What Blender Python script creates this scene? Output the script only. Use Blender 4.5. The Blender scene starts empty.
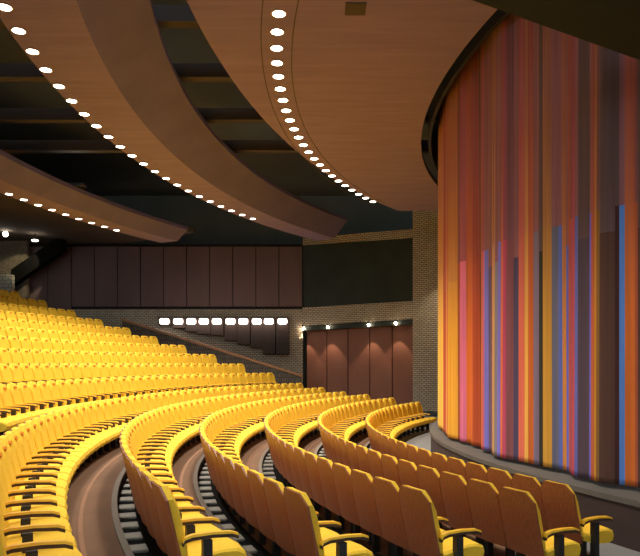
import bpy, bmesh, math, random
from mathutils import Vector, Matrix
random.seed(4)
SC = bpy.context.scene
COL = SC.collection
PI = math.pi
EYE = 2.4
F_PX = 650.0
CX, CY = 19.2, 15.9            # centre of the round stage; every seat row is an arc about it

# ------------------------------------------------------------------ materials
def lin(c):
    return tuple(((v/255)/12.92 if v/255 <= .04045 else ((v/255+.055)/1.055)**2.4) for v in c)

def nodes(name):
    m = bpy.data.materials.new(name); m.use_nodes = True
    nt = m.node_tree
    return m, nt, nt.nodes['Principled BSDF'], nt.nodes, nt.links

def plain(name, rgb, rough=.7, var=.12, scale=8.0, metal=0.0, bump=0.0, spec=.5, stretch=None):
    m, nt, b, N, L = nodes(name)
    tc = N.new('ShaderNodeTexCoord'); mp = N.new('ShaderNodeMapping')
    if stretch: mp.inputs['Scale'].default_value = stretch
    L.new(tc.outputs['Object'], mp.inputs['Vector'])
    nz = N.new('ShaderNodeTexNoise'); nz.inputs['Scale'].default_value = scale; nz.inputs['Detail'].default_value = 4
    L.new(mp.outputs[0], nz.inputs['Vector'])
    cr = N.new('ShaderNodeValToRGB'); c = lin(rgb)
    cr.color_ramp.elements[0].position = .3; cr.color_ramp.elements[1].position = .7
    cr.color_ramp.elements[0].color = (*[x*(1-var) for x in c], 1)
    cr.color_ramp.elements[1].color = (*[min(1, x*(1+var)) for x in c], 1)
    L.new(nz.outputs['Fac'], cr.inputs[0]); L.new(cr.outputs[0], b.inputs['Base Color'])
    b.inputs['Roughness'].default_value = rough; b.inputs['Metallic'].default_value = metal
    b.inputs['Specular IOR Level'].default_value = spec
    if bump:
        bp = N.new('ShaderNodeBump'); bp.inputs['Strength'].default_value = bump
        L.new(nz.outputs['Fac'], bp.inputs['Height']); L.new(bp.outputs[0], b.inputs['Normal'])
    return m

def glow(name, rgb, strength):
    m, nt, b, N, L = nodes(name)
    b.inputs['Base Color'].default_value = (.8, .8, .8, 1)
    b.inputs['Emission Color'].default_value = (*lin(rgb), 1)
    b.inputs['Emission Strength'].default_value = strength
    return m

def brick(name, c1, c2, mortar, bw=.30, bh=.10):
    m, nt, b, N, L = nodes(name)
    uv = N.new('ShaderNodeTexCoord')
    br = N.new('ShaderNodeTexBrick')
    br.inputs['Scale'].default_value = 1
    br.inputs['Brick Width'].default_value = bw; br.inputs['Row Height'].default_value = bh
    br.inputs['Mortar Size'].default_value = .014; br.inputs['Mortar Smooth'].default_value = .2
    br.inputs['Color1'].default_value = (*lin(c1), 1); br.inputs['Color2'].default_value = (*lin(c2), 1)
    br.inputs['Mortar'].default_value = (*lin(mortar), 1)
    L.new(uv.outputs['UV'], br.inputs['Vector']); L.new(br.outputs['Color'], b.inputs['Base Color'])
    bp = N.new('ShaderNodeBump'); bp.inputs['Strength'].default_value = .4; bp.inputs['Distance'].default_value = .02; bp.invert = True
    L.new(br.outputs['Fac'], bp.inputs['Height']); L.new(bp.outputs[0], b.inputs['Normal'])
    b.inputs['Roughness'].default_value = .85
    return m

M = {}
M['yellow'] = plain('yellow_wool', (244, 196, 56), .85, .05, 30, spec=.2)
M['patch'] = plain('amber_oval_shade', (214, 132, 30), .85, .05, 30, spec=.2)
M['pad'] = plain('yellow_vinyl', (240, 180, 24), .55, .04, 10)
M['shell'] = plain('seat_back_wood', (138, 76, 42), .42, .25, 6, stretch=(12, 12, .8))
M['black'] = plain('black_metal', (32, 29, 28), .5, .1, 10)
M['armwood'] = plain('dark_arm_wood', (64, 40, 25), .5, .2, 10)
M['slit_shade'] = plain('dark_slit_shade', (58, 36, 20), .9, .1, 6, spec=.1)
M['bridge'] = plain('bridge_dark_paint', (30, 42, 42), .8, .1, 2)
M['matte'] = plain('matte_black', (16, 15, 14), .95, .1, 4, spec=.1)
M['plate'] = plain('grey_plate', (150, 142, 126), .7, .12, 6)
M['kerb'] = plain('kerb_stone', (112, 98, 80), .75, .1, 4)
M['carpet'] = plain('brown_carpet', (102, 71, 44), .95, .12, 1.2, bump=.1)
M['stripe'] = plain('carpet_light_streak', (128, 90, 60), .95, .08, 3)  # paler strip paints in the light streak on the walkway
M['riser'] = plain('dark_riser', (40, 34, 30), .9, .1, 4)
M['stonefloor'] = plain('grey_floor', (128, 124, 116), .7, .08, 2)
M['darkline'] = plain('floor_seam', (40, 36, 32), .8, .08, 2)
M['stageside'] = plain('stage_side', (58, 40, 32), .8, .12, 3)
M['stagelip'] = plain('stage_lip', (90, 82, 70), .8, .1, 3)
M['void'] = plain('roof_void', (86, 86, 76), .95, .1, .5)
M['joist'] = plain('steel_joist', (64, 54, 50), .8, .1, .5)
M['lowceil'] = plain('low_ceiling', (96, 84, 74), .9, .1, .8)
M['panel'] = plain('wall_panel_wood', (112, 88, 84), .7, .14, .9, stretch=(1, 1, .3))
M['panelred'] = plain('alcove_panel_wood', (140, 92, 72), .65, .14, .9, stretch=(1, 1, .3))
M['seam'] = plain('panel_seam', (20, 17, 16), .8, .1, 3)
M['blackpanel'] = plain('black_opening', (44, 54, 47), .8, .2, 1)
M['rail'] = plain('rail_wood', (186, 128, 78), .5, .15, 2)
M['baffle'] = plain('baffle_brown', (50, 38, 30), .85, .2, 7)
M['blackbrick'] = M['void']
M['brick'] = brick('wall_brick', (206, 194, 168), (186, 174, 150), (74, 64, 52), .24, .10)
M['brickdark'] = brick('parapet_brick', (128, 114, 98), (110, 98, 84), (70, 60, 50), .12, .24)
M['block'] = brick('pale_block', (176, 170, 152), (160, 154, 138), (100, 94, 82), .3, .2)
M['stucco'] = plain('rough_stucco', (110, 98, 80), .9, .35, 9, bump=.6)
M['lamp'] = glow('lamp_glow', (255, 244, 224), 14)
M['halo'] = glow('wall_lamp_glow', (255, 236, 226), 6)
M['spotglow'] = glow('spot_glow', (255, 226, 196), 60)
M['ringm'] = plain('lamp_trim', (190, 160, 130), .5, .05, 5)
M['hatch'] = plain('hatch_grey', (74, 62, 54), .7, .1, 5)

def soffit_mat():
    m, nt, b, N, L = nodes('plywood_soffit')
    tc = N.new('ShaderNodeTexCoord')
    mp = N.new('ShaderNodeMapping'); mp.inputs['Scale'].default_value = (.6, 5, 1); mp.inputs['Rotation'].default_value = (0, 0, .15)
    L.new(tc.outputs['Object'], mp.inputs['Vector'])
    nz = N.new('ShaderNodeTexNoise'); nz.inputs['Scale'].default_value = 1.0; nz.inputs['Detail'].default_value = 6
    L.new(mp.outputs[0], nz.inputs['Vector'])
    cr = N.new('ShaderNodeValToRGB')
    cr.color_ramp.elements[0].position = .3; cr.color_ramp.elements[1].position = .75
    cr.color_ramp.elements[0].color = (*lin((132, 112, 152)), 1); cr.color_ramp.elements[1].color = (*lin((146, 124, 168)), 1)
    L.new(nz.outputs['Fac'], cr.inputs[0])
    L.new(cr.outputs[0], b.inputs['Base Color'])
    b.inputs['Roughness'].default_value = .75
    return m
M['soffit'] = soffit_mat()
M['soffitdark'] = plain('soffit_fascia', (114, 102, 130), .85, .1, 1)

# ------------------------------------------------------------------ helpers
def obj(name, bm, mats, parent=None, smooth=False):
    me = bpy.data.meshes.new(name)
    bm.normal_update(); bm.to_mesh(me); bm.free()
    for m in (mats if isinstance(mats, (list, tuple)) else [mats]):
        me.materials.append(m)
    if smooth:
        for p in me.polygons: p.use_smooth = True
    o = bpy.data.objects.new(name, me); COL.objects.link(o)
    if parent: o.parent = parent
    return o

def tag(o, label=None, cat=None, group=None, kind=None):
    if label: o['label'] = label
    if cat: o['category'] = cat
    if group: o['group'] = group
    if kind: o['kind'] = kind
    return o

def struct(name, bm, mats, parent=None, smooth=False):
    o = obj(name, bm, mats, parent, smooth)
    if not parent: o['kind'] = 'structure'
    return o

def empty(name, loc=(0, 0, 0), rz=0):
    o = bpy.data.objects.new(name, None); COL.objects.link(o)
    o.location = loc; o.rotation_euler = (0, 0, rz); o.empty_display_size = .2
    return o

def add_box(bm, x0, x1, y0, y1, z0, z1, mat=0, mtx=None):
    vs = [bm.verts.new((x, y, z)) for x in (x0, x1) for y in (y0, y1) for z in (z0, z1)]
    if mtx is not None:
        for v in vs: v.co = mtx @ v.co
    for q in ((0, 1, 3, 2), (4, 6, 7, 5), (0, 4, 5, 1), (2, 3, 7, 6), (0, 2, 6, 4), (1, 5, 7, 3)):
        f = bm.faces.new([vs[i] for i in q]); f.material_index = mat
    return vs

def bevel(bm, w, seg=2):
    bmesh.ops.bevel(bm, geom=list(bm.edges), offset=w, segments=seg, affect='EDGES', profile=.5)

def prism(bm, outline, fa, fb, mat=0):
    """outline 2D points; fa/fb map a 2D point to the 3D front / back point"""
    a = [bm.verts.new(fa(p)) for p in outline]; b = [bm.verts.new(fb(p)) for p in outline]
    n = len(outline)
    bm.faces.new(a).material_index = mat
    bm.faces.new(b[::-1]).material_index = mat
    for i in range(n):
        bm.faces.new([a[i], b[i], b[(i+1) % n], a[(i+1) % n]][::-1]).material_index = mat

def sweep(bm, sections, closed_section=True, caps=True, mats=None):
    """sections: list of lists of points"""
    rows = [[bm.verts.new(p) for p in s] for s in sections]
    n = len(rows[0])
    for i in range(len(rows)-1):
        for j in range(n if closed_section else n-1):
            k = (j+1) % n
            f = bm.faces.new([rows[i][j], rows[i][k], rows[i+1][k], rows[i+1][j]])
            if mats: f.material_index = mats[j]
    if caps and closed_section:
        bm.faces.new(rows[0][::-1]); bm.faces.new(rows[-1])
    bmesh.ops.recalc_face_normals(bm, faces=list(bm.faces))

def pol(R, t, z, cx=CX, cy=CY):
    return (cx+R*math.cos(t), cy+R*math.sin(t), z)

def frange(a, b, n):
    return [a+(b-a)*i/(n-1) for i in range(n)]

def cyl(bm, p0, p1, r0, r1=None, n=16, mat=0):
    r1 = r0 if r1 is None else r1
    p0, p1 = Vector(p0), Vector(p1); d = (p1-p0).normalized()
    u = d.orthogonal().normalized(); v = d.cross(u)
    a = [bm.verts.new(p0+(u*math.cos(2*PI*i/n)+v*math.sin(2*PI*i/n))*r0) for i in range(n)]
    b = [bm.verts.new(p1+(u*math.cos(2*PI*i/n)+v*math.sin(2*PI*i/n))*r1) for i in range(n)]
    for i in range(n):
        bm.faces.new([a[i], a[(i+1) % n], b[(i+1) % n], b[i]]).material_index = mat
    bm.faces.new(a[::-1]).material_index = mat; bm.faces.new(b).material_index = mat

# ------------------------------------------------------------------ seating geometry
BACK = 1.05
ROWS = [  # radius of the back tops, height of the back tops below the eye
    (18.06, 1.488), (19.27, 1.37), (20.51, 1.272), (21.79, 1.20), (23.04, 1.056), (24.45, .888),
    (25.85, .427), (27.0, .007), (28.15, -.427), (29.3, -.855), (30.45, -1.255), (31.6, -1.66),
    (32.75, -2.05), (33.9, -2.48), (35.05, -2.93), (36.2, -3.33)]
FAR_END = [2.601, 2.589, 2.58, 2.567, 2.556, 2.544, 2.558, 2.587, 2.611, 2.638, 2.659, 2.676, 2.694, 2.710, 2.728, 2.742]
NEAR_END = [3.588, 3.619, 3.611, 3.606, 3.600] + [3.66]*11
PITCH = .56
ORD = ['', 'first', 'second', 'third', 'fourth', 'fifth', 'sixth', 'seventh', 'eighth', 'ninth', 'tenth', 'eleventh', 'twelfth',
       'thirteenth', 'fourteenth', 'fifteenth', 'sixteenth', 'seventeenth', 'eighteenth', 'nineteenth', 'twentieth']
TENS = {20: 'twenty', 30: 'thirty', 40: 'forty', 50: 'fifty'}
TENTH = {20: 'twentieth', 30: 'thirtieth', 40: 'fortieth', 50: 'fiftieth'}
def ordinal(n):
    if n <= 20: return ORD[n]
    t = n//10*10
    return TENTH[t] if n == t else TENS[t]+'-'+ORD[n-t]

# ---- floor: one stepped surface
def floor_z(i):
    return EYE-ROWS[i][1]-BACK
def tier(bm, R0, R1, z, t0, t1, n=150, top=0):
    m = [1, 1, top, 1]
    rows = [[bm.verts.new(p) for p in (pol(R0, t, -.5), pol(R1, t, -.5), pol(R1, t, z), pol(R0, t, z))] for t in frange(t0, t1, n)]
    for i in range(n-1):
        for j in range(4):
            k = (j+1) % 4
            f = bm.faces.new([rows[i][j], rows[i][k], rows[i+1][k], rows[i+1][j]]); f.material_index = m[j]
    for e in (rows[0][::-1], rows[-1]):
        bm.faces.new(e).material_index = 1
bm = bmesh.new()
tier(bm, 14.0, 18.06+.03, floor_z(0), 2.1, 4.55, top=2)
for i in range(1, len(ROWS)):
    tier(bm, ROWS[i-1][0]+.03, ROWS[i][0]+.03 if i < 15 else 40, floor_z(i), FAR_END[i]-.05, 4.5)
bmesh.ops.recalc_face_normals(bm, faces=list(bm.faces))
struct('floor', bm, [M['carpet'], M['riser'], M['stonefloor']])

# subfloor well beyond (under the stage and behind the viewer)
bm = bmesh.new(); add_box(bm, -30, 45, -14, 48, -.6, -.25)
struct('floor_slab', bm, M['stonefloor'])

# kerbs, dark slots and painted light streaks along each tier edge
def ring_strip(R0, R1, z0, z1, t0, t1, n=160):
    bm = bmesh.new()
    sweep(bm, [[pol(R0, t, z0), pol(R1, t, z0), pol(R1, t, z1), pol(R0, t, z1)] for t in frange(t0, t1, n)])
    return bm
for i in range(6):
    z = floor_z(i+1)
    R = ROWS[i][0]
    struct('trim_%d' % (i+1), ring_strip(R+.025, R+.10, z-.02, z+.03, FAR_END[i+1]-.04, 3.95), M['kerb'])
    if i >= 1:
        zz = floor_z(i)
        struct('trim_%d' % (i+20), ring_strip(R-.96, R-.91, zz-.02, zz+.006, FAR_END[i], 3.95), M['stripe'])
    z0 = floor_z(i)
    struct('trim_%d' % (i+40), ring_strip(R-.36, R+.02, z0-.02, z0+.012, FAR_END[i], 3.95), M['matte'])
struct('trim_60', ring_strip(17.25, 17.29, floor_z(0)-.02, floor_z(0)+.008, 2.3, 4.2), M['darkline'])

# ------------------------------------------------------------------ a seat
def outline(w, zb, zt, ch, chz):
    h = w/2
    return [(-h*.94, zb), (h*.94, zb), (h, zb+.18), (h, zt-chz), (h-ch, zt), (-h+ch, zt), (-h, zt-chz), (-h, zb+.18)]

def lean(z):      # back plane: y of the shell at height z (top at y=0, the bottom forward)
    return .16*(BACK-z)/.70

def make_seat():
    root = empty('theatre_seat')
    # shell: curved plywood back, subdivided across so that it bows
    bm = bmesh.new()
    w, zt, zb = .543, BACK, .33
    c1_ = 1-.105/(w/2)
    cols = [-1, -.985, -(1+c1_)/2, -c1_, -c1_/2, 0, c1_/2, c1_, (1+c1_)/2, .985, 1]
    def ztop(u):
        x = abs(u)*w/2
        return zt if x <= w/2-.105 else zt-(x-(w/2-.105))*1.0
    def grid(off, inset=0, ztadd=0, zb=zb, bow=.022):
        rows = []
        for u in cols:
            x = u*(w/2-inset)
            zz = ztop(u)+ztadd
            r = []
            for k in range(6):
                z = zb+(zz-zb)*k/5
                r.append((x, lean(z)+off+bow*(u*u), z))
            rows.append(r)
        return rows
    def slab(bm, A, B, front=0):
        a = [[bm.verts.new(p) for p in r] for r in A]; b = [[bm.verts.new(p) for p in r] for r in B]
        n, k = len(a), len(a[0])
        for i in range(n-1):
            for j in range(k-1):
                bm.faces.new([a[i][j], a[i+1][j], a[i+1][j+1], a[i][j+1]])
                bm.faces.new([b[i][j], b[i][j+1], b[i+1][j+1], b[i+1][j]]).material_index = front
        for i in range(n-1):
            bm.faces.new([a[i][0], b[i][0], b[i+1][0], a[i+1][0]])
            bm.faces.new([a[i][-1], a[i+1][-1], b[i+1][-1], b[i][-1]])
        for j in range(k-1):
            bm.faces.new([a[0][j], a[0][j+1], b[0][j+1], b[0][j]])
            bm.faces.new([a[-1][j], b[-1][j], b[-1][j+1], a[-1][j+1]])
        bmesh.ops.recalc_face_normals(bm, faces=list(bm.faces))
    slab(bm, grid(0), grid(.022), 1)  # dark front face paints shade into the slits between cushions
    obj('back_shell', bm, [M['shell'], M['slit_shade']], root)
    # cushion, thicker in the middle and rolled at the top so that its rim shows over the shell
    bm = bmesh.new()
    A = grid(.022, .018, .008, .42); B = []
    for i, u in enumerate(cols):
        r = []
        for k in range(6):
            x, y, z = A[i][k]
            e = min(1, (1-abs(u))*5)*.22+.78
            g = (.7 if k == 5 else 1.0) * (.8 if k == 0 else 1)
            r.append((x*.935, y+.095*e*g, z-(.012 if k == 5 else 0)))
        B.append(r)
    slab(bm, A, B)
    cu = obj('back_cushion', bm, M['yellow'], root)
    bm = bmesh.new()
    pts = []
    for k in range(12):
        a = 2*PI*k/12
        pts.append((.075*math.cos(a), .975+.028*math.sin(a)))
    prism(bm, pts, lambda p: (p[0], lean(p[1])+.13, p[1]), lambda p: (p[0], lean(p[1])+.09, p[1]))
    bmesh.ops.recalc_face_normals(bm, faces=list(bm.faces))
    obj('shade_oval', bm, M['patch'], cu)  # darker oval paints in the shading near the cushion top
    # seat cushion with a rolled front edge
    bm = bmesh.new()
    prof = [(.24, .36), (.24, .42), (.34, .435), (.58, .465), (.70, .46), (.765, .43), (.785, .375), (.765, .31), (.70, .285), (.44, .30)]
    secs = []
    for u in (-1, -.9, -.45, 0, .45, .9, 1):
        dz = -.02 if abs(u) == 1 else (.008 if abs(u) < .5 else 0)
        sy = -.02 if abs(u) == 1 else (.012 if u == 0 else 0)
        secs.append([(u*.254, y+(sy if y > .55 else 0), z+(dz if z > .4 else 0)) for (y, z) in prof])
    sweep(bm, secs)
    obj('seat_cushion', bm, M['yellow'], root, smooth=False)
    # arm post and foot plate
    bm = bmesh.new(); add_box(bm, .245, .315, .36, .44, 0.0, .58)
    obj('arm_post', bm, M['black'], root)
    bm = bmesh.new(); add_box(bm, -.13, .13, -.01, .22, .012, .05); bevel(bm, .010, 1)
    obj('foot_plate', bm, M['plate'], root)
    bm = bmesh.new(); add_box(bm, -.03, .03, .44, .54, .0, .30)
    obj('pedestal', bm, M['black'], root)
    # armrest
    def arm(x):
        bm = bmesh.new()
        spine = [(.185, .585), (.20, .612), (.27, .630), (.45, .634), (.62, .622), (.68, .600)]
        secs = [[(x-.028, y, z-.038), (x+.028, y, z-.038), (x+.028, y, z-.006), (x-.028, y, z-.006)] for y, z in spine]
        sweep(bm, secs)
        a = obj('armrest', bm, M['armwood'], root)
        bm = bmesh.new()
        secs = [[(x-.032, y, z-.008), (x+.032, y, z-.008), (x+.024, y, z+.012), (x-.024, y, z+.012)] for y, z in spine]
        sweep(bm, secs)
        obj('arm_pad', bm, M['pad'], a)
    arm(.28)
    return root

proto = make_seat()
kids = {o: [c for c in COL.objects if c.parent == o] for o in list(COL.objects)}
def copy_tree(o):
    r = o.copy(); COL.objects.link(r)
    for c in kids[o]:
        d = c.copy(); COL.objects.link(d); d.parent = r
        for g in kids[c]:
            e = g.copy(); COL.objects.link(e); e.parent = d
    return r

def px(p):
    return 320+F_PX*p[0]/p[1], 363.5-F_PX*(p[2]-EYE)/p[1]

ROWWORD = ['front row by the stage'] + [ORD[k]+' row from the stage' for k in range(2, 17)]
spots = []
for i, (R, h) in enumerate(ROWS):
    z = floor_z(i)
    NE = NEAR_END[i]
    n = round((NE-FAR_END[i])*R/PITCH)+1
    st = (NE-FAR_END[i])/(n-1)
    for k in range(n):
        t = NE-k*st
        p = pol(R-.25, t, z+.45)
        if p[1] < 2.0: continue
        u, v = px(p)
        m = 30*8/p[1]
        if u < -m or u > 640+m or v > 600: continue
        near = k+1; far = n-k
        spots.append((math.hypot(p[0], p[1]), i, k, n, t, z, R, near, far))
spots.sort()
print('seats in frame', len(spots))
rest = []
used = False
arm_src = [c for c in kids[proto] if c.name.startswith('armrest')][0]
for idx, (d, i, k, n, t, z, R, near, far) in enumerate(spots):
    x, y, _ = pol(R, t, 0)
    if idx >= 300:
        rest.append((x, y, z, t)); continue
    s = copy_tree(proto) if used else proto
    used = True
    s.location = (x, y, z); s.rotation_euler = (0, 0, t+PI/2)
    if i < 5 and near <= far:
        where = 'at the near end' if near == 1 else ordinal(near)+' from the near end'
    else:
        where = 'at the far end' if far == 1 else ordinal(far)+' from the far end'
    side = 'yellow theatre seat seen from its wooden back' if (t > 3.18 and i < 5) else 'yellow cushioned theatre seat'
    tag(s, '%s, %s of the %s' % (side if len(side.split()) < 5 else 'wood-backed yellow seat', where, ROWWORD[i]), 'seat', 'yellow theatre seats in curved rows')
    if k == 0:   # end seats carry a second armrest
        a = arm_src.copy(); COL.objects.link(a); a.parent = s; a.location = (-.56, 0, 0)
        for g in kids[arm_src]:
            e = g.copy(); COL.objects.link(e); e.parent = a
        pp = [c for c in kids[proto] if c.name.startswith('arm_post')][0].copy()
        COL.objects.link(pp); pp.parent = s; pp.location = (-.56, 0, 0)

if rest:
    # the seats smallest in view, as one object
    me_all = []
    src = []
    def walk(o, mtx):
        for c in kids.get(o, []):
            src.append(c); walk(c, mtx)
    walk(proto, None)
    mats = []; verts = []; faces = []; mi = []
    for c in src:
        for mm in c.data.materials:
            if mm not in mats: mats.append(mm)
    for (x, y, z, t) in rest:
        T = Matrix.Translation((x, y, z)) @ Matrix.Rotation(t+PI/2, 4, 'Z')
        for c in src:
            b0 = len(verts); ks = [mats.index(mm) for mm in c.data.materials]
            verts.extend([tuple(T @ v.co) for v in c.data.vertices])
            for p in c.data.polygons:
                faces.append([b0+q for q in p.vertices]); mi.append(ks[p.material_index])
    me = bpy.data.meshes.new('theatre_seats'); me.from_pydata(verts, [], faces); me.update()
    for m in mats: me.materials.append(m)
    me.polygons.foreach_set('material_index', mi)
    o = bpy.data.objects.new('theatre_seats', me); COL.objects.link(o)
    tag(o, 'distant small yellow theatre seats climbing the upper tiers toward the brick wall', 'seats', kind='stuff')

# ------------------------------------------------------------------ stage and curtain
bm = bmesh.new()
ts = frange(2.05, 4.6, 160)
RS = 17.08
zt = EYE-1.85
SX, SY = 19.94, 15.53
sweep(bm, [[pol(8, t, -.24, SX, SY), pol(RS-.03, t, -.24, SX, SY), pol(RS-.03, t, zt-.08, SX, SY), pol(RS, t, zt-.08, SX, SY), pol(RS, t, zt, SX, SY), pol(8, t, zt, SX, SY)] for t in ts], mats=[0, 0, 0, 1, 1, 0])
struct('floor_stage', bm, [M['stageside'], M['stagelip']])

STR = [  # x of the left edge in the photo, lower colour with some fold shadow mixed into the darks, upper colour (None = as its neighbours)
 (434, (255,205,90)), (438.5,(240,125,48)), (443,(208,88,58)), (446.5,(242,185,95)), (448.5,(232,130,60)), (451.5,(238,172,58)),
 (456.5,(170,85,50)), (460,(228,120,150)), (463,(224,115,50)), (470,(188,84,48)), (474,(88,62,54)), (477,(112,92,160)),
 (479,(222,112,58)), (482.5,(205,110,140)), (484,(122,118,200)), (487,(112,90,115)), (491,(70,58,50)), (492,(236,168,60)),
 (497,(170,140,150)), (499,(225,165,70)), (501,(140,132,138)), (504.5,(128,118,208)), (507,(225,120,60)), (508.5,(192,78,105)),
 (511,(136,82,86)), (516,(84,74,98)), (519.5,(230,115,88)), (524,(244,180,82)), (527,(210,108,48)), (532,(130,114,134)),
 (537.5,(60,58,46)), (541,(210,155,60)), (548,(110,110,128)), (553,(98,114,188)), (556,(210,138,68)), (560,(108,110,205)),
 (564,(200,100,52)), (570,(180,88,102)), (576,(205,90,98)), (579,(108,108,178)), (582,(90,74,82)), (592,(124,108,205)),
 (594,(196,104,66)), (599,(216,150,46)), (602,(134,98,52)), (606,(90,62,52)), (617,(74,44,40)), (619.5,(98,142,215)),
 (623,(222,116,50)), (631,(180,94,64)), (634,(92,66,56)), (639,(60,50,46)), (646,(230,120,60)), (655,(120,110,190)), (664,(205,100,60)),
 (676,(90,70,76)), (690,(225,150,60)), (706,(180,84,84))]
RC = 17.0; KX, KY = 20.18, 15.87
def u2t(u):
    k = (u-320)/F_PX      # x = k*y meets the circle on its near side
    a = k*k+1; b = -2*(k*KX+KY); c = KX*KX+KY*KY-RC*RC
    y = (-b-math.sqrt(max(0, b*b-4*a*c)))/(2*a)
    return math.atan2(y-KY, k*y-KX) % (2*PI)
edges = [(u2t(u), c) for u, c in STR]
edges.sort(key=lambda e: e[0])
t_left = edges[0][0]
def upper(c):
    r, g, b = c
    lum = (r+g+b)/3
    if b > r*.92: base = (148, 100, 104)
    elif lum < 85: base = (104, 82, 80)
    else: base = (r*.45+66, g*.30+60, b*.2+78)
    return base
# beyond the left tangent the pattern carries on around the back
pat = [c for _, c in edges]
tb = t_left; extra = []
while tb > 2.0:
    w = random.uniform(.012, .035); tb -= w
    extra.append((tb, random.choice(pat)))
tb = edges[-1][0]
while tb < 5.1:
    tb += random.uniform(.012, .04)
    extra.append((tb, random.choice(pat)))
edges = sorted(extra+edges, key=lambda e: e[0])
me = bpy.data.meshes.new('stage_curtain')
cols = []
t = 2.0
def fold(t):
    s = (t-t_left)
    damp = min(1, max(.25, abs(s)/.3))
    a = .11*damp*math.sin(s*39+1.2*math.sin(s*11))
    b = .05*damp*math.sin(s*117+2*math.sin(s*23))
    return a+b
ZS = [EYE-1.78, EYE-1.78+.10, 2.0, 3.2, 4.35, 4.352, 4.72, 4.722, 5.6, 7, 8.6, 10.5]
tt = []
for e in range(len(edges)):
    t0 = edges[e][0]; t1 = edges[e+1][0] if e+1 < len(edges) else t0+.02
    nn = max(1, int((t1-t0)/.0022))
    for q in range(nn): tt.append((t0+(t1-t0)*q/nn, e))
verts = []; faces = []; cidx = []
for t, e in tt:
    for z in ZS:
        spread = 1.0 - .25*min(1, max(0, (z-1)/8))
        verts.append(pol(RC+fold(t)*spread, t, z, KX, KY))
nz = len(ZS)
fc = []
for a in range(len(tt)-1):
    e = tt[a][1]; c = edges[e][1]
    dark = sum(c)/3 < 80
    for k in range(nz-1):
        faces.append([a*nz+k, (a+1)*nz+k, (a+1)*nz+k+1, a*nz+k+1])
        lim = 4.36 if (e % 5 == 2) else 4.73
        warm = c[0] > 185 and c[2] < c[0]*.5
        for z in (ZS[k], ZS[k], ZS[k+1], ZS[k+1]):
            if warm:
                f = min(1, max(0, (z-3.0)/3.6))  # warm stripes fade upward: the falloff of light is put into the colour
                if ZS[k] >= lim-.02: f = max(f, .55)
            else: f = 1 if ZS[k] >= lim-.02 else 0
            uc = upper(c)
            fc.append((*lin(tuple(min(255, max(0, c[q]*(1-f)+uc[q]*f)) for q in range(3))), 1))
me.from_pydata(verts, [], faces); me.update()
at = me.color_attributes.new('Stripe', 'FLOAT_COLOR', 'CORNER')
li = 0
buf = []
for c in fc: buf.extend(c)
at.data.foreach_set('color', buf)
for p in me.polygons: p.use_smooth = True
m, nt, b, N, L = nodes('striped_curtain_cloth')
ca = N.new('ShaderNodeVertexColor'); ca.layer_name = 'Stripe'
nzt = N.new('ShaderNodeTexNoise'); nzt.inputs['Scale'].default_value = 1.0; nzt.inputs['Detail'].default_value = 5
tc = N.new('ShaderNodeTexCoord'); mp = N.new('ShaderNodeMapping'); mp.inputs['Scale'].default_value = (14, 14, .35)
L.new(tc.outputs['Object'], mp.inputs['Vector']); L.new(mp.outputs[0], nzt.inputs['Vector'])
mr = N.new('ShaderNodeMapRange'); mr.inputs['To Min'].default_value = .55; mr.inputs['To Max'].default_value = 1.18
L.new(nzt.outputs['Fac'], mr.inputs['Value'])
mx = N.new('ShaderNodeVectorMath'); mx.operation = 'SCALE'
L.new(ca.outputs['Color'], mx.inputs[0]); L.new(mr.outputs[0], mx.inputs['Scale'])
L.new(mx.outputs[0], b.inputs['Base Color'])
b.inputs['Roughness'].default_value = .9; b.inputs['Specular IOR Level'].default_value = .2
me.materials.append(m)
cur = bpy.data.objects.new('stage_curtain', me); COL.objects.link(cur)
mod = cur.modifiers.new('thick', 'SOLIDIFY'); mod.thickness = .012
tag(cur, 'tall pleated stage curtain striped orange, yellow, purple and blue around the round stage', 'curtain')

bm = bmesh.new()  # added dark ring stands in for the shade on the curtain's top
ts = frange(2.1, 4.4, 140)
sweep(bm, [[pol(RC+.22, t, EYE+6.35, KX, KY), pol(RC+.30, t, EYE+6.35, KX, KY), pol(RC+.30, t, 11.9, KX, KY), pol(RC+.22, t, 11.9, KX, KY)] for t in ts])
tag(obj('curtain_shade_ring', bm, M['black'], None), 'dark round valance added as shade around the curtain top inside the ceiling hole', 'ring')

# ------------------------------------------------------------------ ceilings
P0 = (20.5, 15.6)
def on_circle(c, t, z):
    cx, cy, R = c
    dx, dy = math.cos(t), math.sin(t)
    ox, oy = P0[0]-cx, P0[1]-cy
    b = ox*dx+oy*dy; q = ox*ox+oy*oy-R*R
    s = -b+math.sqrt(max(0, b*b-q))
    return (P0[0]+s*dx, P0[1]+s*dy, z)
def solid_band(name, prof, t0, t1, mats, n=120, mi=None, top=None, smooth=False):
    """prof: list of (circle, z) going round the section"""
    bm = bmesh.new()
    sweep(bm, [[on_circle(c, t, z) for c, z in prof] for t in frange(t0, t1, n)], mats=mi)
    return struct(name, bm, mats)
ZC = EYE+6.2
# middle soffit
o2 = (23.04, 15.37, 29.02); r2 = (23.25, 15.83, 27.82); i2 = (23.9, 16.1, 27.4)
solid_band('ceiling_middle', [(o2, ZC), (r2, ZC), (i2, ZC+.75), (i2, ZC+.9), (o2, ZC+.9)], 2.445, 4.75, [M['soffit'], M['soffitdark']], mi=[0, 1, 1, 1, 1])
# outer soffit
ZO = EYE+5.6
o3 = (19.2, 15.9, 30.2); r3 = (19.2, 15.9, 29.2); i3 = (19.2, 15.9, 28.6)
solid_band('ceiling_outer', [(o3, ZO), (r3, ZO), (i3, ZO+.45), (i3, ZO+.6), (o3, ZO+.6)], 2.66, 4.3, [M['soffit'], M['soffitdark']], mi=[0, 1, 1, 1, 1])
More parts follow.
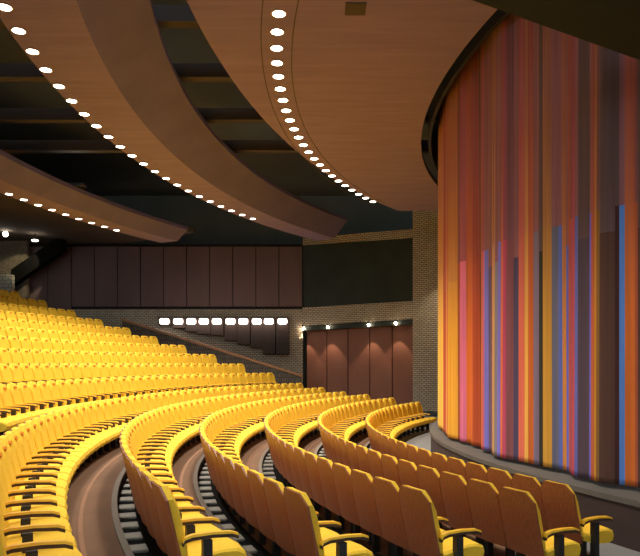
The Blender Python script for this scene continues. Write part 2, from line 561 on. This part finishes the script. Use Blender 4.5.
# main ceiling over the front rows and stage, with the round hole for the curtain
EDGE = (27.17, 9.23, 29.51)
HOLE = (20.76, 15.52, 18.13)
bm = bmesh.new()
def ray_edge(t):
    p = on_circle(EDGE, t, 0)
    # cut by the straight far edge y = 26.4 and by y=-8
    dx, dy = math.cos(t), math.sin(t)
    s = math.hypot(p[0]-P0[0], p[1]-P0[1])
    if dy > 1e-6: s = min(s, (26.4-P0[1])/dy)
    if dy < -1e-6: s = min(s, (-9-P0[1])/dy)
    return s
def hole_s(t):
    p = on_circle(HOLE, t, 0); return math.hypot(p[0]-P0[0], p[1]-P0[1])
secs = []
for t in frange(1.2, 4.9, 420):
    s1 = ray_edge(t); s0 = min(hole_s(t), s1-.0)
    if s1-s0 < .02: s0 = s1-.02
    f = lambda s, z: (P0[0]+s*math.cos(t), P0[1]+s*math.sin(t), z)
    secs.append([f(s0, ZC), f(s1, ZC), f(s1, ZC+.16), f(s0, ZC+.16)])
sweep(bm, secs, mats=[0, 1, 1, 1])
struct('ceiling', bm, [M['soffit'], M['void']])
# roof over the void
bm = bmesh.new(); add_box(bm, -30, 45, -3, 48, 12.2, 12.5)
struct('ceiling_roof', bm, M['void'])
for q, y in enumerate((14.0, 16.7, 19.6, 22.4)):
    bm = bmesh.new(); add_box(bm, -22, 6, y-.14, y+.14, 9.7, 10.05)
    struct('trim_%d' % (70+q), bm, M['joist'])
# low ceiling at the top of the seating
bm = bmesh.new()
sweep(bm, [[pol(30.9, t, 9.05), pol(46, t, 9.05), pol(46, t, 9.3), pol(30.9, t, 9.3)] for t in frange(2.55, 3.4, 40)])
struct('ceiling_rear', bm, M['lowceil'])

bm = bmesh.new(); add_box(bm, -26, 24, 38, 38.3, 0, 12.2); add_box(bm, -26, -25.7, 4, 38, 0, 12.2)
add_box(bm, -26, 24, -12.3, -12, 0, 5.5); add_box(bm, -26, -25.7, -12, 4, 0, 5.5)  # unseen low walls added to block ambient light from behind the viewer
struct('wall_back', bm, M['void'])
# dark bridge over the stage edge
a = Vector((2.4-4*.889, 9.83-4*.458, 0)); d = Vector((2.28, 1.27, 0)).normalized()
nrm = Vector((d.y, -d.x, 0))
bm = bmesh.new()
p = [Vector((1.62, 6.97, 0))-d*3, Vector((1.62, 6.97, 0))+d*3.1]
zb, zh = EYE+3.9, EYE+4.4
secs = []
for q in p:
    secs.append([(*(q.xy), zb), (*((q+nrm*1.2).xy), zb), (*((q+nrm*1.2).xy), zh), (*(q.xy), zh)])
sweep(bm, secs)
br = empty('lighting_bridge', (2.4, 7.0, zb))
o = obj('bridge_deck', bm, M['bridge'], br); o.location = (-2.4, -7.0, -zb)
for sx in (.04, .5, .96):
    q = p[0]+(p[1]-p[0])*sx+nrm*.6
    bm = bmesh.new(); cyl(bm, (q.x, q.y, zh-.02), (q.x, q.y, ZC+.05), .04, n=10)
    o = obj('hanger', bm, M['black'], br); o.location = (-2.4, -7.0, -zb)
tag(br, 'dark lighting bridge hanging in front of the top of the curtain', 'bridge')

# ---- recessed ceiling downlights
def make_downlight(r=.115):
    bm = bmesh.new()
    n = 20
    for (ra, za, rb, zb_) in ((r+.025, -.012, r, -.012), (r+.025, .0, r+.025, -.012)):
        A = [bm.verts.new((ra*math.cos(2*PI*k/n), ra*math.sin(2*PI*k/n), za)) for k in range(n)]
        B = [bm.verts.new((rb*math.cos(2*PI*k/n), rb*math.sin(2*PI*k/n), zb_)) for k in range(n)]
        for k in range(n): bm.faces.new([A[k], B[k], B[(k+1) % n], A[(k+1) % n]])
    root = empty('downlight')
    obj('trim_ring', bm, M['ringm'], root)
    bm = bmesh.new(); cyl(bm, (0, 0, -.010), (0, 0, .0), r, n=20)
    obj('lens', bm, M['lamp'], root)
    return root
dl = make_downlight()
kids[dl] = [c for c in COL.objects if c.parent == dl]
for c in kids[dl]: kids[c] = []
LAMPCOL = (1, .96, .92)
def spot(name, parent, energy, ang=120, blend=.6, rot=(0, 0, 0), loc=(0, 0, -.05), col=LAMPCOL, rad=.1):
    l = bpy.data.lights.new(name, 'SPOT'); l.energy = energy; l.spot_size = math.radians(ang); l.spot_blend = blend
    l.color = col; l.shadow_soft_size = rad
    o = bpy.data.objects.new(name, l); COL.objects.link(o); o.parent = parent; o.location = loc; o.rotation_euler = rot
    return o
first = True
def lights(circle, z, t0, t1, n, extra, labelfmt, group, energy, ang=120, blend=.6):
    """n lamps in view, from t0 (top of the photo) to t1, plus extra ones carrying on toward the viewer"""
    global first
    st = (t1-t0)/(n-1)
    for k in range(-extra, n):
        t = t0+st*k
        q = dl if first else copy_tree(dl)
        first = False
        q.location = pol(circle[2], t, z, circle[0], circle[1])
        if k >= 0:
            tag(q, labelfmt % (ordinal(k+1)), 'light', group)
        else:
            tag(q, labelfmt.replace('%s from the top', '%s beyond the top') % ordinal(-k), 'light', group)
        spot('lamp', q, energy, ang, blend)
def ang_of(circle, u, v, h):
    y = F_PX*h/(363.5-v); x = (u-320)/F_PX*y
    return math.atan2(y-circle[1], x-circle[0]) % (2*PI)
c1 = (20.08, 14.19, 20.98); c2 = (20.18, 15.71, 26.04); c3 = (19.2, 15.9, 29.99)
E1, E2, E3 = 260, 275, 165
lights(c1, ZC, ang_of(c1, 278.8, 13.4, 6.2), ang_of(c1, 373, 201.5, 6.2), 23, 9, 'round ceiling downlight, %s from the top, in the arc on the main ceiling', 'downlights of the main ceiling', E1, 108, .9)
lights(c2, ZC, ang_of(c2, 5, 7, 6.2), ang_of(c2, 252.8, 218.6, 6.2), 22, 2, 'round ceiling downlight, %s from the top, along the middle curved soffit', 'downlights of the middle soffit', E2, 125)
lights(c3, ZO, ang_of(c3, 6.7, 194, 5.6), ang_of(c3, 120, 229.8, 5.6), 9, 3, 'small downlight, %s from the left, along the outermost curved soffit', 'downlights of the outer soffit', E3, 125)

# work lamps added unseen on the soffits to brighten the roof void
for q, (x, y) in enumerate(((6, 24), (1.5, 21), (-.5, 15), (.2, 9), (-2.6, 26.8), (-5.0, 20.5), (-5.2, 13), (-8.6, 23))):
    zz = ZC+.95 if q >= 4 else ZC+.2
    if q == 7: zz = ZO+.65
    root = empty('fill_lamp', (x, y, zz))
    bm = bmesh.new(); add_box(bm, -.3, .3, -.15, .15, 0, .12); bevel(bm, .02, 1)
    obj('tray', bm, M['black'], root)
    tag(root, 'low work lamp added unseen on top of the ceiling soffits to brighten the void', 'work lamp', 'work lamps added on top of the soffits')
    spot('lamp', root, 24, 165, .9, rot=(PI, 0, 0), loc=(0, 0, .2), col=(.85, 1, .9), rad=.3)

# track strip around the lamps of the main ceiling, and a hatch
bm = bmesh.new()
ts = frange(ang_of(c1, 278.8, 13.4, 6.2)+.14, ang_of(c1, 373, 201.5, 6.2)-.02, 80)
for RR in (20.98-.3, 20.98+.3):
    sweep(bm, [[pol(RR-.01, t, ZC-.006, c1[0], c1[1]), pol(RR+.01, t, ZC-.006, c1[0], c1[1]), pol(RR+.01, t, ZC+.01, c1[0], c1[1]), pol(RR-.01, t, ZC+.01, c1[0], c1[1])] for t in ts])
struct('trim_90', bm, M['hatch'])
bm = bmesh.new(); add_box(bm, .44, .80, 11.15, 11.55, ZC-.02, ZC+.02); bevel(bm, .008, 1)
tag(obj('ceiling_hatch', bm, M['hatch']), 'small grey rectangular hatch in the main ceiling right of the downlights', 'hatch')

# ------------------------------------------------------------------ far wall
def wall_quad(bm, a, b, z0, z1, th, mat=0, z0b=None, z1b=None):
    """upright slab from a to b (xy), its visible face on the line, thickness th away from the viewer, UV in metres"""
    uvl = bm.loops.layers.uv.verify()
    a = Vector((a[0], a[1], 0)); b = Vector((b[0], b[1], 0))
    d = (b-a).normalized(); n = Vector((-d.y, d.x, 0))*th
    Lh = (b-a).length
    z0b = z0 if z0b is None else z0b; z1b = z1 if z1b is None else z1b
    pts = []
    for off in (Vector(), n):
        for (q, zz) in ((a, z0), (b, z0b), (b, z1b), (a, z1)):
            pts.append(bm.verts.new((q.x+off.x, q.y+off.y, zz)))
    F = [(0, 1, 2, 3), (7, 6, 5, 4), (0, 3, 7, 4), (1, 5, 6, 2), (3, 2, 6, 7), (0, 4, 5, 1)]
    for q in F:
        f = bm.faces.new([pts[i] for i in q]); f.material_index = mat
        for lp in f.loops:
            co = lp.vert.co
            s = (Vector((co.x, co.y, 0))-a)
            lp[uvl].uv = (s.dot(d)+abs(s.dot(n.normalized())), co.z)
YW = 36.0
WL0 = (-18.5, YW); WL1 = (-.96, YW)
WR1 = (4.72, 33.1)
dr = (Vector(WR1)-Vector(WL1)).normalized()
WR2 = tuple(Vector(WR1)+dr*9)
nr = Vector((-dr.y, dr.x))       # away from the viewer
bm = bmesh.new()
wall_quad(bm, WL0, WL1, 0, 5.5, .4)
# right part: above the alcove, column, above the black opening
A0 = Vector(WL1); LA = (Vector(WR1)-A0).length
def onr(s, off=0): return tuple(A0+dr*s+nr*off)
wall_quad(bm, onr(0), onr(LA), 4.5, 5.5, .5, z0b=4.68, z1b=5.58)
wall_quad(bm, onr(LA), onr(LA+9), 0, 10.6, .5)
wall_quad(bm, onr(0), onr(LA), 8.95, 9.35, .4, z0b=8.8, z1b=9.25)
struct('wall_far', bm, [M['brick']])
# wood panels of the upper wall with dark seams
us = [26, 48.5, 72, 95, 118, 141, 164, 187, 210, 233, 256, 279, 302.4]
xs = [(u-320)/F_PX*YW for u in us]
xs = [xs[0]-1.27*k for k in (3, 2, 1)]+xs
bm = bmesh.new()
for k in range(len(xs)-1):
    zlow = 5.5 if xs[k] >= (71-320)/F_PX*YW else 4.0
    add_box(bm, xs[k]+.025, xs[k+1]-.025, YW-.10, YW-.02, zlow+.05, 8.85)
add_box(bm, xs[0], xs[-1], YW-.05, YW+.0, 5.42, 5.5, 1)
add_box(bm, xs[0], xs[-1], YW-.02, YW+.3, 5.5, 9.0, 1)
struct('wall_far_panelling', bm, [M['panel'], M['seam']])
# black opening
bm = bmesh.new()
wall_quad(bm, onr(0, .02), onr(LA, .02), 5.5, 8.95, .3, z0b=5.58, z1b=8.8)
struct('window_1', bm, M['blackpanel'])
# alcove with five wood panels
bm = bmesh.new()
us = [303, 326.5, 350, 371.5, 393.5, 412]
ss = [LA*(k/5.0) for k in range(6)]
for k in range(5):
    s0, s1 = ss[k]+.03, ss[k+1]-.03
    wall_quad(bm, onr(s0, .45), onr(s1, .45), 0, 4.4, .08)
wall_quad(bm, onr(0, .55), onr(LA, .55), 0, 5, .1, mat=1)
struct('wall_alcove', bm, [M['panelred'], M['seam']])
# shelf rail (dark pelmet) that carries the spotlights
bm = bmesh.new()
wall_quad(bm, onr(.02, .02), onr(LA-.02, .02), 4.22, 4.49, .22, z0b=4.38, z1b=4.67)
tag(obj('lighting_pelmet', bm, M['blackpanel']), 'dark lighting pelmet above the wood panelled alcove in the brick wall', 'pelmet')

# four spotlights on the pelmet
def track_spot(s, lab, hot=True):
    x, y = onr(s, 0)
    root = empty('spotlight', (x, y, 4.34+s*.025))
    bm = bmesh.new(); cyl(bm, (0, .0, .0), (0, -.02, .16), .05, .06, 12)
    obj('housing', bm, M['black'], root)
    bm = bmesh.new(); bmesh.ops.create_uvsphere(bm, u_segments=12, v_segments=8, radius=.07)
    for v in bm.verts: v.co += Vector((0, -.06, -.01))
    obj('bulb', bm, M['spotglow'], root)
    bm = bmesh.new(); add_box(bm, -.02, .02, -.01, .13, .10, .14)
    obj('bracket', bm, M['black'], root)
    tag(root, lab, 'spotlight', 'spotlights over the wood panelled alcove')
    tgt = Vector((nr.x*.1, nr.y*.1, -3.0))
    rot = tgt.to_track_quat('-Z', 'Y').to_euler()
    spot('lamp', root, 120, 66, .3, rot=rot, loc=(-nr.x*.0, -.08, -.12), col=(1, .72, .5), rad=.03)
for s, lab in ((.05, 'small bright spotlight at the left end of the alcove pelmet'), (1.55, 'small bright spotlight, second from left on the alcove pelmet'),
               (3.95, 'small bright spotlight, third from left on the alcove pelmet'), (5.45, 'small bright spotlight, rightmost on the alcove pelmet')):
    track_spot(s, lab)

# ten lamps with stepped baffles
LU = [164.5, 178.3, 191.3, 203.8, 216.8, 230.5, 243.3, 256.8, 268.8, 282.5]
LB = [325, 328, 331.5, 334, 335, 340.5, 344.5, 348, 354, 354]
YB = 35.3
for k in range(10):
    x = (LU[k]-320)/F_PX*YB
    zc = EYE+(363.5-321.5)/F_PX*YB
    root = empty('wall_light', (x, YB, zc))
    bm = bmesh.new(); add_box(bm, -.25, .25, -.14, .10, -.15, .16); bevel(bm, .09, 3)
    obj('glass', bm, M['halo'], root)
    bm = bmesh.new(); add_box(bm, -.33, .33, -.12, .115, .17, .22)
    obj('hood', bm, M['baffle'], root)
    tag(root, 'glowing wall lamp, %s from the left in the row of ten' % ordinal(k+1), 'lamp', 'row of ten glowing wall lamps')
    l = bpy.data.lights.new('lamp', 'POINT'); l.energy = 9; l.color = (1, .82, .72); l.shadow_soft_size = .2
    lo = bpy.data.objects.new('lamp', l); COL.objects.link(lo); lo.parent = root; lo.location = (0, -.4, -.12)
    # baffle below the lamp
    zb = EYE+(363.5-LB[k])/F_PX*YB
    x0 = x-.355; x1 = x+.355
    bm = bmesh.new(); add_box(bm, x0+.012, x1-.012, YB+.12, YB+.66, zb, zc+.16); bevel(bm, .012, 1)
    o = obj('baffle', bm, M['baffle'])
    tag(o, 'brown hanging baffle, %s from the left under the glowing wall lamps' % ordinal(k+1), 'baffle', 'stepped baffles under the wall lamps')
# sliver sign beside them
bm = bmesh.new(); x = (299-320)/F_PX*35.5; z = EYE+24.5/F_PX*35.5
add_box(bm, x-.2, x+.2, YW-.12, YW, z-.05, z+.05)
tag(obj('wall_ledge', bm, M['plate']), 'small pale ledge on the brick wall right of the stepped baffles', 'ledge')

# washer lamp on the brick wall's near side, behind the curtain edge
root = empty('wall_washer', (7.4, 30.6, 7.2))
bm = bmesh.new(); cyl(bm, (0, 0, .02), (0, -.05, .3), .12, .14, 14)
obj('housing', bm, M['black'], root)
bm = bmesh.new(); cyl(bm, (0, 0, .0), (0, 0, .02), .10, n=14)
obj('lens', bm, M['lamp'], root)
bm = bmesh.new(); cyl(bm, (0, -.05, .3), (0, -.05, 5.0), .025, n=8)
obj('stem', bm, M['black'], root)
tag(root, 'hanging lamp washing the brick column beside the curtain', 'lamp')
spot('lamp', root, 420, 75, .6, rot=Vector((-1.9, 2.0, -4.2)).to_track_quat('-Z', 'Y').to_euler(), loc=(0, 0, -.05), col=(1, .84, .66))

# parapet with a sloping wooden cap beside the seat ends
YP = 33.5
bm = bmesh.new()
x0, x1 = -10.2, -.95
za, zb = 4.74-.12, 1.81-.12
wall_quad(bm, (x0, YP), (x1, YP), 0, za, .25, z0b=0, z1b=zb)
struct('wall_parapet', bm, M['brickdark'])
bm = bmesh.new()
secs = []
for (x, z) in ((x0-.05, za), (x1+.05, zb)):
    secs.append([(x, YP-.06, z), (x, YP+.31, z), (x, YP+.31, z+.13), (x, YP-.06, z+.13)])
sweep(bm, secs)
tag(obj('handrail', bm, M['rail']), 'sloping brown wooden rail capping the parapet beside the seat ends', 'handrail')

# upper left: low wall with two lamps, a block pier and a dark stair soffit
bm = bmesh.new(); wall_quad(bm, (-26, 35.2), ((27-320)/F_PX*35.2, 35.2), 4.2, 9.05, .3)
struct('wall_left', bm, M['stucco'])
bm = bmesh.new(); wall_quad(bm, (-22, 34.3), ((12-320)/F_PX*34.3, 34.3), 3.5, EYE+89/F_PX*34.3, .3)
struct('wall_pier', bm, M['block'])
bm = bmesh.new()
secs = []
for (x, z) in (((10-320)/F_PX*34.5, EYE+80/F_PX*34.5), ((62-320)/F_PX*34.5, EYE+116/F_PX*34.5)):
    secs.append([(x, 34.6, z-.1), (x, 35.15, z-.1), (x, 35.15, z+.75), (x, 34.6, z+.75)])
sweep(bm, secs)
tag(obj('sloping_beam', bm, M['matte']), 'dark sloping beam under the rear ceiling at upper left', 'beam')
for (u, v, yy, lab) in ((5.5, 234, 32.5, 'round bright lamp at the upper left under the rear ceiling'), (35, 240.5, 33.2, 'lamp washing the rough wall at upper left')):
    x = (u-320)/F_PX*yy; z = EYE+(363.5-v)/F_PX*yy
    root = empty('wall_lamp', (x, yy, z))
    bm = bmesh.new(); bmesh.ops.create_uvsphere(bm, u_segments=14, v_segments=8, radius=.13)
    if u > 10:
        for w in bm.verts: w.co.z *= .4; w.co.x *= 1.3
    obj('bulb', bm, M['lamp'], root)
    bm = bmesh.new(); cyl(bm, (0, 0, .04), (0, 0, 9.05-z), .03, n=8)
    obj('stem', bm, M['black'], root)
    tag(root, lab, 'lamp')
    l = bpy.data.lights.new('lamp', 'SPOT'); l.energy = 220 if u > 10 else 25; l.color = (1, .85, .55); l.spot_size = .75; l.shadow_soft_size = .08
    lo = bpy.data.objects.new('lamp', l); COL.objects.link(lo); lo.parent = root; lo.location = (0, 0, -.16)
    lo.rotation_euler = Vector((-1.3, 1.6, -1)).to_track_quat('-Z', 'Y').to_euler()

# ------------------------------------------------------------------ world, camera
w = bpy.data.worlds.new('World'); SC.world = w; w.use_nodes = True
w.node_tree.nodes['Background'].inputs[0].default_value = (.75, .9, 1, 1)
w.node_tree.nodes['Background'].inputs[1].default_value = 3.2
cam = bpy.data.cameras.new('Camera'); co = bpy.data.objects.new('Camera', cam); COL.objects.link(co)
co.location = (0, 0, EYE); co.rotation_euler = (PI/2, 0, 0)
cam.sensor_width = 36; cam.lens = F_PX/640*36; cam.shift_y = 85.5/640
cam.clip_end = 300
SC.camera = co
SC.view_settings.view_transform = 'Standard'; SC.view_settings.look = 'None'
SC.view_settings.exposure = 0.0; SC.view_settings.gamma = 1
SC.cycles.use_denoising = True
